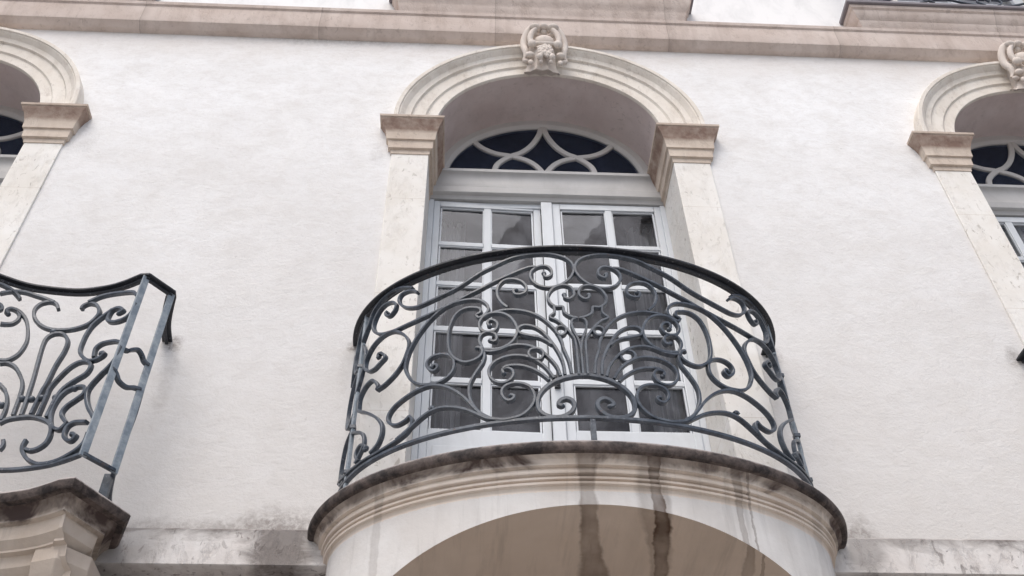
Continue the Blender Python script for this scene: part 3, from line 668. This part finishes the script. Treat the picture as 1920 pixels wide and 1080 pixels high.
def railing_round(xc, label):
    root = empty('balcony_railing', (xc, 0, SLABZ), label, 'railing', None)
    def bar_on(b, pts, wd=.0135, dp=.018, off=0.0):
        P = []; Nn = []
        for t, z in pts:
            p, n = cyl(xc, t, z, off); P.append(p); Nn.append(n)
        b.bar(P, Nn, wd, dp)
    k = 0
    for name, (fl, pts) in D1.items():
        L = [(t+1.2*max(0, 1-abs(t)/60), z) for t, z in pts]      # recentre on the axis
        if name in ('oval', 'trefoil', 'petal'): L = [(min(t, 0.0), z) for t, z in L]
        C = catmull(L, 6)
        for s in (1, -1):
            b = MB()
            off = (k % 5-2)*.0012; k += 1
            wd = .019 if name == 'oval' else (.0115 if name in ('petal', 'star', 'ringa', 'ringb') else .013)
            P = [(warp(s*t), z) for t, z in C]
            bar_on(b, P, wd, .025, off)
            if fl == 'e':
                p, n = cyl(xc, *P[-1]); p0, n0 = cyl(xc, *P[0])
                big = name != 'long1'
                if name in ('long1', 'trefoil'): b.ball(p0, .0125, (1, 1, 1), 8, 6)
                else: b.ball(p, .0125, (1, 1, 1), 8, 6)
            b.build('scroll', IRON, root)
    # rails
    n = 96
    b = MB(); P = []; Nn = []
    for i in range(n+1):
        p, nn = cyl(xc, -90+180*i/n, ZT); P.append(p); Nn.append(nn)
    P = [Vector((P[0].x, .03, ZT))]+P+[Vector((P[-1].x, .03, ZT))]; Nn = [Nn[0]]+Nn+[Nn[-1]]
    b.bar(P, Nn, .013, .062); b.build('handrail', RAIL, root)
    b = MB(); P2 = [p-Vector((0, 0, .016)) for p in P]; b.bar(P2, Nn, .016, .014); b.build('top_bar', RAIL, root)
    b = MB(); P2 = [Vector((p.x, p.y, ZB)) for p in P]; b.bar(P2, Nn, .018, .022); b.build('bottom_rail', IRON, root)
    b = MB(); p, nn = cyl(xc, 0, ZB); b.box(xc-.011, xc+.011, p.y-.008, p.y+.012, SLABZ-.002, ZB-.005); b.build('foot', IRON, root)
    # side stiles with their infill next to the wall
    for s in (-1, 1):
        for td in (72, ):
            b = MB(); p, nn = cyl(xc, s*td, 0); b.bar([Vector((p.x, p.y, z)) for z in (SLABZ, ZT)], [nn, nn], .022, .018); st = b.build('post', POSTI, root)
            for z in (-2.33, -2.70, -2.95):
                b = MB(); b.box(p.x-.015, p.x+.015, p.y-.015, p.y+.015, z-.010, z+.010); b.build('collar', IRON, st, bevel=.002)
        for pts in ([(-72, -2.02), (-78, -2.10), (-80, -2.22), (-77, -2.32), (-72, -2.33)], [(-72, -2.36), (-79, -2.42), (-83, -2.52), (-81, -2.62), (-76, -2.66), (-72, -2.62)],
                    [(-71, -2.74), (-64, -2.80), (-62, -2.88), (-66, -2.95)], [(-72, -2.72), (-79, -2.76), (-83, -2.86), (-80, -2.95), (-74, -2.98)], [(-90, -2.06), (-86, -2.12), (-84, -2.2), (-88, -2.3)],
                    [(-71, -2.20), (-68, -2.28), (-68.5, -2.38), (-72, -2.50)]):
            b = MB(); bar_on(b, [(-s*t, z) for t, z in catmull(pts, 6)], .014, .020); b.build('scroll', IRON, root)
    return root
railing_round(0.0, 'curved dark wrought iron railing full of scrolls in front of the middle window')

# right hand railing: a copy of every object of the middle one
mid = [o for o in bpy.data.objects if o.name.startswith('balcony_railing')][0]
def copy_tree(o, parent=None):
    c = o.copy(); COL.objects.link(c); c.parent = parent
    for ch in list(o.children): copy_tree(ch, c)
    return c
rr_ = copy_tree(mid); rr_.location.x = 3.585
rr_['label'] = 'wrought iron railing end just entering at the right edge below the right window'

# ---------------------------------------------------------------- serpentine balcony on the left
XL = -4.165
HALF = [(0,-.80),(.2,-.795),(.4,-.78),(.7,-.72),(1.0,-.61),(1.2,-.50),(1.345,-.42),(1.455,-.365),(1.57,-.34),(1.715,-.33),(1.85,-.355),(1.95,-.392),(2.065,-.455),(2.165,-.34),(2.12,-.21),(2.09,-.10),(2.075,0.02)]
seg = [math.hypot(b_[0]-a_[0], b_[1]-a_[1]) for a_, b_ in zip(HALF[:-1], HALF[1:])]
CUM = [0]
for q in seg: CUM.append(CUM[-1]+q)
SC = CUM[12]
def smooth_half():
    A = catmull(HALF[:13], 5); B = [HALF[12], HALF[13]]; Cc = catmull(HALF[13:], 4)
    return A+B[1:]+Cc[1:]
def plan_at(s):
    s = s+SC; s = max(0, min(CUM[-1]-1e-6, s))
    for i in range(len(seg)):
        if s <= CUM[i+1] or i == len(seg)-1:
            k = (s-CUM[i])/seg[i]
            if i < 12 and 0 < i:
                p0, p1, p2, p3 = HALF[i-1], HALF[i], HALF[i+1], HALF[min(i+2, 12)]
                P = tuple(.5*((2*b_)+(-a_+c_)*k+(2*a_-5*b_+4*c_-d_)*k*k+(-a_+3*b_-3*c_+d_)*k**3) for a_, b_, c_, d_ in zip(p0, p1, p2, p3))
            else: P = tuple(HALF[i][j]*(1-k)+HALF[i+1][j]*k for j in (0, 1))
            t = Vector((HALF[i+1][0]-HALF[i][0], HALF[i+1][1]-HALF[i][1], 0)).normalized()
            return P, Vector((t.y, -t.x, 0))
def offset(pts, d):
    out = []; n = len(pts)
    for i in range(n):
        a_ = Vector(pts[max(i-1, 0)]); p = Vector(pts[i]); c_ = Vector(pts[min(i+1, n-1)])
        n1 = (p-a_); n2 = (c_-p)
        n1 = Vector((n1.y, -n1.x)).normalized() if n1.length > 1e-9 else None
        n2 = Vector((n2.y, -n2.x)).normalized() if n2.length > 1e-9 else None
        n1 = n1 or n2; n2 = n2 or n1
        m = (n1+n2).normalized(); k = 1/max(.5, m.dot(n1)); q = p+m*d*k
        out.append((q.x, min(q.y, .02) if i < n-1 else .02))
    return out
SH = smooth_half()
def full(d):
    h = offset(SH, d); h = [(max(0, x), y) for x, y in h]
    return [(XL-x, y) for x, y in h[::-1]] + [(XL+x, y) for x, y in h[1:]]
SH2 = offset(catmull(HALF[:13], 5), .05)[:-1]+[(2.089, -.504), (2.246, -.244), (2.178, -.086), (2.13, .02)]
SH2 = [(x, y) for x, y in SH2 if x < 2.06 or y > -.505]
def full2(d):
    h = offset(SH2, d-.05); h = [(max(0, x), y) for x, y in h]
    return [(XL-x, y) for x, y in h[::-1]] + [(XL+x, y) for x, y in h[1:]]
lb = empty('balcony', (XL, 0, -3.19), 'stone balcony with angled corner and dark stained edge at the left', 'balcony', None)
b = MB(); rows = [[(x, y, z) for x, y in full2(d)] for d, z in ((.015, -3.242), (.045, -3.238), (.056, -3.225), (.058, -3.205), (.05, -3.192), (.035, -3.188), (-.1, -3.187))]
b.grid(rows); b.face(rows[-1]); b.build('slab', NOSE, lb)
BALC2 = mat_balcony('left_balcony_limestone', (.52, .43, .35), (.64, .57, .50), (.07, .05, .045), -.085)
b = MB(); prof = [(.02, -3.24), (.005, -3.25), (-.005, -3.262), (-.015, -3.28), (-.018, -3.285), (-.018, -3.295), (-.04, -3.30), (-.046, -3.36), (-.06, -3.375), (-.075, -3.39), (-.075, -3.40), (-.10, -3.405), (-.11, -3.45), (-.135, -3.475), (-.16, -3.49), (-.165, -3.56), (-.19, -3.60), (-.20, -3.68), (-.22, -3.75)]
rows = [[(x, y, z) for x, y in full2(d)] for d, z in prof]
b.grid(rows); b.face(rows[-1]); b.build('moulding', BALC2, lb, ang=18)
b = MB(); rows = []   # console carrying the corner
for z, k in ((-3.40, 1.), (-3.46, 1.), (-3.50, .93), (-3.53, .86), (-3.60, .84), (-3.66, .78), (-3.74, .62), (-3.85, .5), (-4.1, .42)):
    cx0, cx1 = XL+1.99, XL+1.99+.10*k+.06
    rows.append([(cx0-.05, .13, z), (cx0-.05, -.30*k, z), (cx1-.10, -.34*k, z), (cx1, -.24*k, z), (cx1, .13, z)])
b.grid(rows, True); b.face(rows[-1]); b.build('console', BALC2, lb, ang=20, bevel=.004)

D2 = {
'oval':('',[(-0.446,-2.097),(-0.465,-2.064),(-0.497,-2.054),(-0.533,-2.073),(-0.549,-2.115),(-0.537,-2.164),(-0.504,-2.204),(-0.456,-2.229),(-0.395,-2.235),(-0.323,-2.228),(-0.266,-2.207),(-0.234,-2.166),(-0.234,-2.124),(-0.263,-2.08),(-0.304,-2.061),(-0.333,-2.074),(-0.336,-2.095)]),
'hook_l':('',[(-0.727,-2.069),(-0.685,-2.036),(-0.626,-2.018),(-0.564,-2.028),(-0.513,-2.042),(-0.476,-2.056)]),
'hook_r':('',[(-0.312,-2.055),(-0.255,-2.028),(-0.187,-2.025),(-0.108,-2.045),(-0.051,-2.075),(-0.02,-2.111)]),
'petal':('',[(-0.41,-2.755),(-0.414,-2.658),(-0.424,-2.533),(-0.433,-2.452),(-0.444,-2.334),(-0.439,-2.285),(-0.412,-2.259),(-0.372,-2.263),(-0.339,-2.308),(-0.334,-2.373),(-0.348,-2.462),(-0.355,-2.571),(-0.362,-2.62),(-0.368,-2.749)]),
'loop4':('',[(-0.332,-2.761),(-0.33,-2.646),(-0.328,-2.597),(-0.301,-2.533),(-0.268,-2.484),(-0.225,-2.462),(-0.181,-2.473),(-0.154,-2.503),(-0.163,-2.546),(-0.213,-2.574),(-0.262,-2.617),(-0.282,-2.681),(-0.29,-2.773)]),
'loop5':('',[(-0.171,-2.827),(-0.199,-2.855),(-0.237,-2.836),(-0.263,-2.797),(-0.278,-2.732),(-0.267,-2.665),(-0.235,-2.626),(-0.186,-2.617),(-0.144,-2.633),(-0.137,-2.673),(-0.171,-2.697),(-0.208,-2.722),(-0.222,-2.755),(-0.209,-2.786),(-0.171,-2.827)]),
's6':('e',[(-0.654,-2.176),(-0.669,-2.16),(-0.652,-2.139),(-0.619,-2.149),(-0.599,-2.187),(-0.613,-2.223),(-0.641,-2.239),(-0.668,-2.245)]),
's6b':('',[(-0.634,-2.14),(-0.603,-2.154),(-0.564,-2.195),(-0.535,-2.263),(-0.521,-2.333),(-0.531,-2.407),(-0.562,-2.449),(-0.597,-2.459)]),
'b7':('',[(-0.592,-2.473),(-0.562,-2.465),(-0.523,-2.483),(-0.482,-2.533),(-0.458,-2.581),(-0.448,-2.647),(-0.442,-2.757)]),
'b8':('',[(-0.553,-2.593),(-0.516,-2.63),(-0.491,-2.679),(-0.481,-2.736),(-0.482,-2.789)]),
'oval9':('',[(-0.483,-2.803),(-0.458,-2.78),(-0.415,-2.765),(-0.362,-2.761),(-0.308,-2.781),(-0.264,-2.811),(-0.24,-2.855),(-0.239,-2.91),(-0.266,-2.94),(-0.302,-2.95),(-0.331,-2.939)]),
's9':('',[(-0.342,-2.891),(-0.346,-2.924),(-0.333,-2.959),(-0.295,-3.002),(-0.24,-3.031),(-0.176,-3.037),(-0.116,-3.031),(-0.055,-3.01),(-0.022,-2.979),(-0.019,-2.934)]),
'hook10':('e',[(-0.113,-2.905),(-0.087,-2.924),(-0.101,-2.946),(-0.135,-2.928),(-0.156,-2.896),(-0.154,-2.855),(-0.12,-2.841),(-0.055,-2.864)]),
's11':('e',[(-0.106,-2.185),(-0.083,-2.176),(-0.113,-2.146),(-0.15,-2.145),(-0.163,-2.179),(-0.156,-2.215),(-0.111,-2.241),(-0.056,-2.247),(-0.018,-2.222),(-0.005,-2.169)]),
's12':('e',[(-0.15,-2.145),(-0.217,-2.197),(-0.249,-2.264),(-0.256,-2.344),(-0.245,-2.401),(-0.193,-2.458),(-0.141,-2.472),(-0.102,-2.46),(-0.102,-2.443),(-0.121,-2.438)]),
's13':('',[(-0.159,-2.448),(-0.168,-2.39),(-0.135,-2.368),(-0.07,-2.383),(-0.022,-2.415)]),
's14':('',[(-0.004,-2.446),(-0.01,-2.512),(-0.04,-2.554),(-0.077,-2.591),(-0.114,-2.651),(-0.106,-2.709),(-0.07,-2.786),(-0.021,-2.852)]),
's15':('',[(-0.435,-2.944),(-0.429,-2.921),(-0.436,-2.895)]),
'ch1':('',[(0.016,-2.451),(0.035,-2.447)]),
'ch2':('',[(0.051,-2.423),(0.083,-2.407),(0.11,-2.424),(0.138,-2.444)]),
'ch3':('',[(0.021,-2.596),(0.043,-2.622),(0.083,-2.629),(0.113,-2.616),(0.132,-2.589)]),
}
lr = empty('balcony_railing', (XL, 0, -3.19), 'angular wrought iron railing with fan shaped ironwork and pale corner posts at the left', 'railing', None)
def lpt(s, z, side=1, off=0):
    (x, y), n = plan_at(s); p = Vector((XL+side*x, y, z)); n = Vector((n.x*side, n.y, 0)); return p+n*off, n
k = 0
for rep in range(2):
    for name, (fl, pts) in D2.items():
        if rep and name.startswith('ch'): continue
        pts = {'ch2': [(.035, -2.447), (.055, -2.425), (.08, -2.41), (.105, -2.425), (.125, -2.45), (.152, -2.455)], 'ch3': [(-.005, -2.575), (.021, -2.596), (.043, -2.622), (.083, -2.629), (.118, -2.610), (.152, -2.60)]}.get(name, pts); C = catmull(pts, 6)
        if rep: C = [(-1.36-s, z) for s, z in C]
        for side in (1, -1):
            b = MB(); P = []; Nn = []; off = (k % 5-2)*.0012; k += 1
            for s, z in C:
                p, n = lpt(s, z, side, off); P.append(p); Nn.append(n)
            b.bar(P, Nn, .0165, .026)
            if fl == 'e':
                q = P[0] if name in ('s6', 's11', 'hook10') else P[-1]; b.ball(q, .013, (1, 1, 1), 8, 6)
            b.build('scroll', IRON, lr)
for side in (1, -1):     # little balls tying the rays together
    for s, z in ((-.437, -2.66), (-.352, -2.655), (-.285, -2.66), (-.508, -2.705), (-.425, -2.248), (-.205, -2.622), (-.395, -2.66)):
        b = MB(); p, n = lpt(s, z, side); b.ball(p, .017, (1, 1, 1), 10, 7); b.build('collar', IRON, lr)
ZT2, ZB2 = -1.975, -3.045
P2 = full(0)
P3 = []
for p in P2:
    if not P3 or math.hypot(p[0]-P3[-1][0], p[1]-P3[-1][1]) > .002: P3.append(p)
nr = []
for i in range(len(P3)):
    a_ = Vector(P3[max(i-1, 0)]); c_ = Vector(P3[min(i+1, len(P3)-1)]); t = (c_-a_).normalized(); nr.append(Vector((t.y, -t.x, 0)))
b = MB(); b.bar([(x, y, ZT2) for x, y in P3], nr, .012, .052); b.build('handrail', RAIL, lr)
b = MB(); b.bar([(x, y, ZT2-.016) for x, y in P3], nr, .016, .016); b.build('top_bar', RAIL, lr)
b = MB(); b.bar([(x, y, ZB2) for x, y in P3], nr, .018, .022); b.build('bottom_rail', IRON, lr)
for side in (1, -1):
    for i, zlo in ((12, ZB2), (13, -3.19)):
        x, y = HALF[i]; nn = Vector((side*.7, -.72, 0)).normalized()
        b = MB(); b.bar([Vector((XL+side*x, y, z)) for z in (ZB2-.01, ZT2-.006)], [nn, nn], .034, .012); b.build('post', POSTI, lr)
    x, y = HALF[13]; b = MB(); b.box(XL+side*(x-.03)-.018, XL+side*(x-.03)+.018, y+.03, y+.055, -3.20, ZB2+.005); b.build('foot', IRON, lr)
    for pts in ([(.20, -2.02), (.25, -2.1), (.27, -2.2), (.25, -2.28), (.2, -2.3)], [(.20, -2.45), (.28, -2.5), (.31, -2.62), (.27, -2.75), (.19, -2.80)], [(.19, -2.85), (.25, -2.9), (.26, -2.98), (.2, -3.02)]):
        b = MB(); P = []; Nn = []
        for s, z in catmull(pts, 6):
            p, n = lpt(s, z, side); P.append(p); Nn.append(n)
        b.bar(P, Nn, .016, .022); b.build('scroll', IRON, lr)

# ---------------------------------------------------------------- railing of the balcony above, top right
def upper_railing(xc, label):
    root = empty('balcony_railing', (xc, -.15, 1.64), label, 'railing', None)
    y = -.16
    b = MB(); b.box(xc-1.17, xc+1.17, y-.007, y+.007, 1.668, 1.680); b.build('bottom_rail', IRON, root)
    b = MB(); b.box(xc-1.19, xc+1.19, y-.025, y+.025, 2.66, 2.672); b.build('handrail', RAIL, root)
    for s in (-1, 1):
        b = MB(); b.box(xc+s*1.16-.012, xc+s*1.16+.012, y-.012, y+.012, 1.64, 2.66); b.build('post', POSTI, root)
        for pts in ([(1.10, 1.74), (1.02, 1.70), (.85, 1.72), (.70, 1.80), (.58, 1.80), (.46, 1.71)], [(.98, 1.70), (.86, 1.78), (.80, 1.9), (.86, 2.0), (.94, 1.96), (.92, 1.9)],
                    [(.60, 1.69), (.48, 1.75), (.34, 1.77), (.20, 1.72), (.1, 1.7)], [(.30, 1.88), (.16, 1.80), (.03, 1.79)], [(.05, 1.70), (.10, 1.76), (.04, 1.82), (-.0, 1.77)],
                    [(1.08, 1.8), (1.1, 2.0), (.95, 2.2), (.7, 2.3), (.5, 2.5), (.2, 2.6), (.05, 2.5)], [(.4, 1.9), (.5, 2.1), (.35, 2.3), (.15, 2.2), (.2, 2.05)], [(.7, 1.9), (.75, 2.1), (.6, 2.2), (.55, 2.05)]):
            b = MB(); P = catmull([(xc+s*x, y, z) for x, z in pts], 7); b.bar(P, [(0, -1, 0)]*len(P), .013, .018); b.build('scroll', IRON, root)
    root.location.z -= .035
    return root
upper_railing(3.585, 'wrought iron railing on the upper ledge at the top right corner')

for o in bpy.data.objects:
    if '_o' in o: del o['_o']
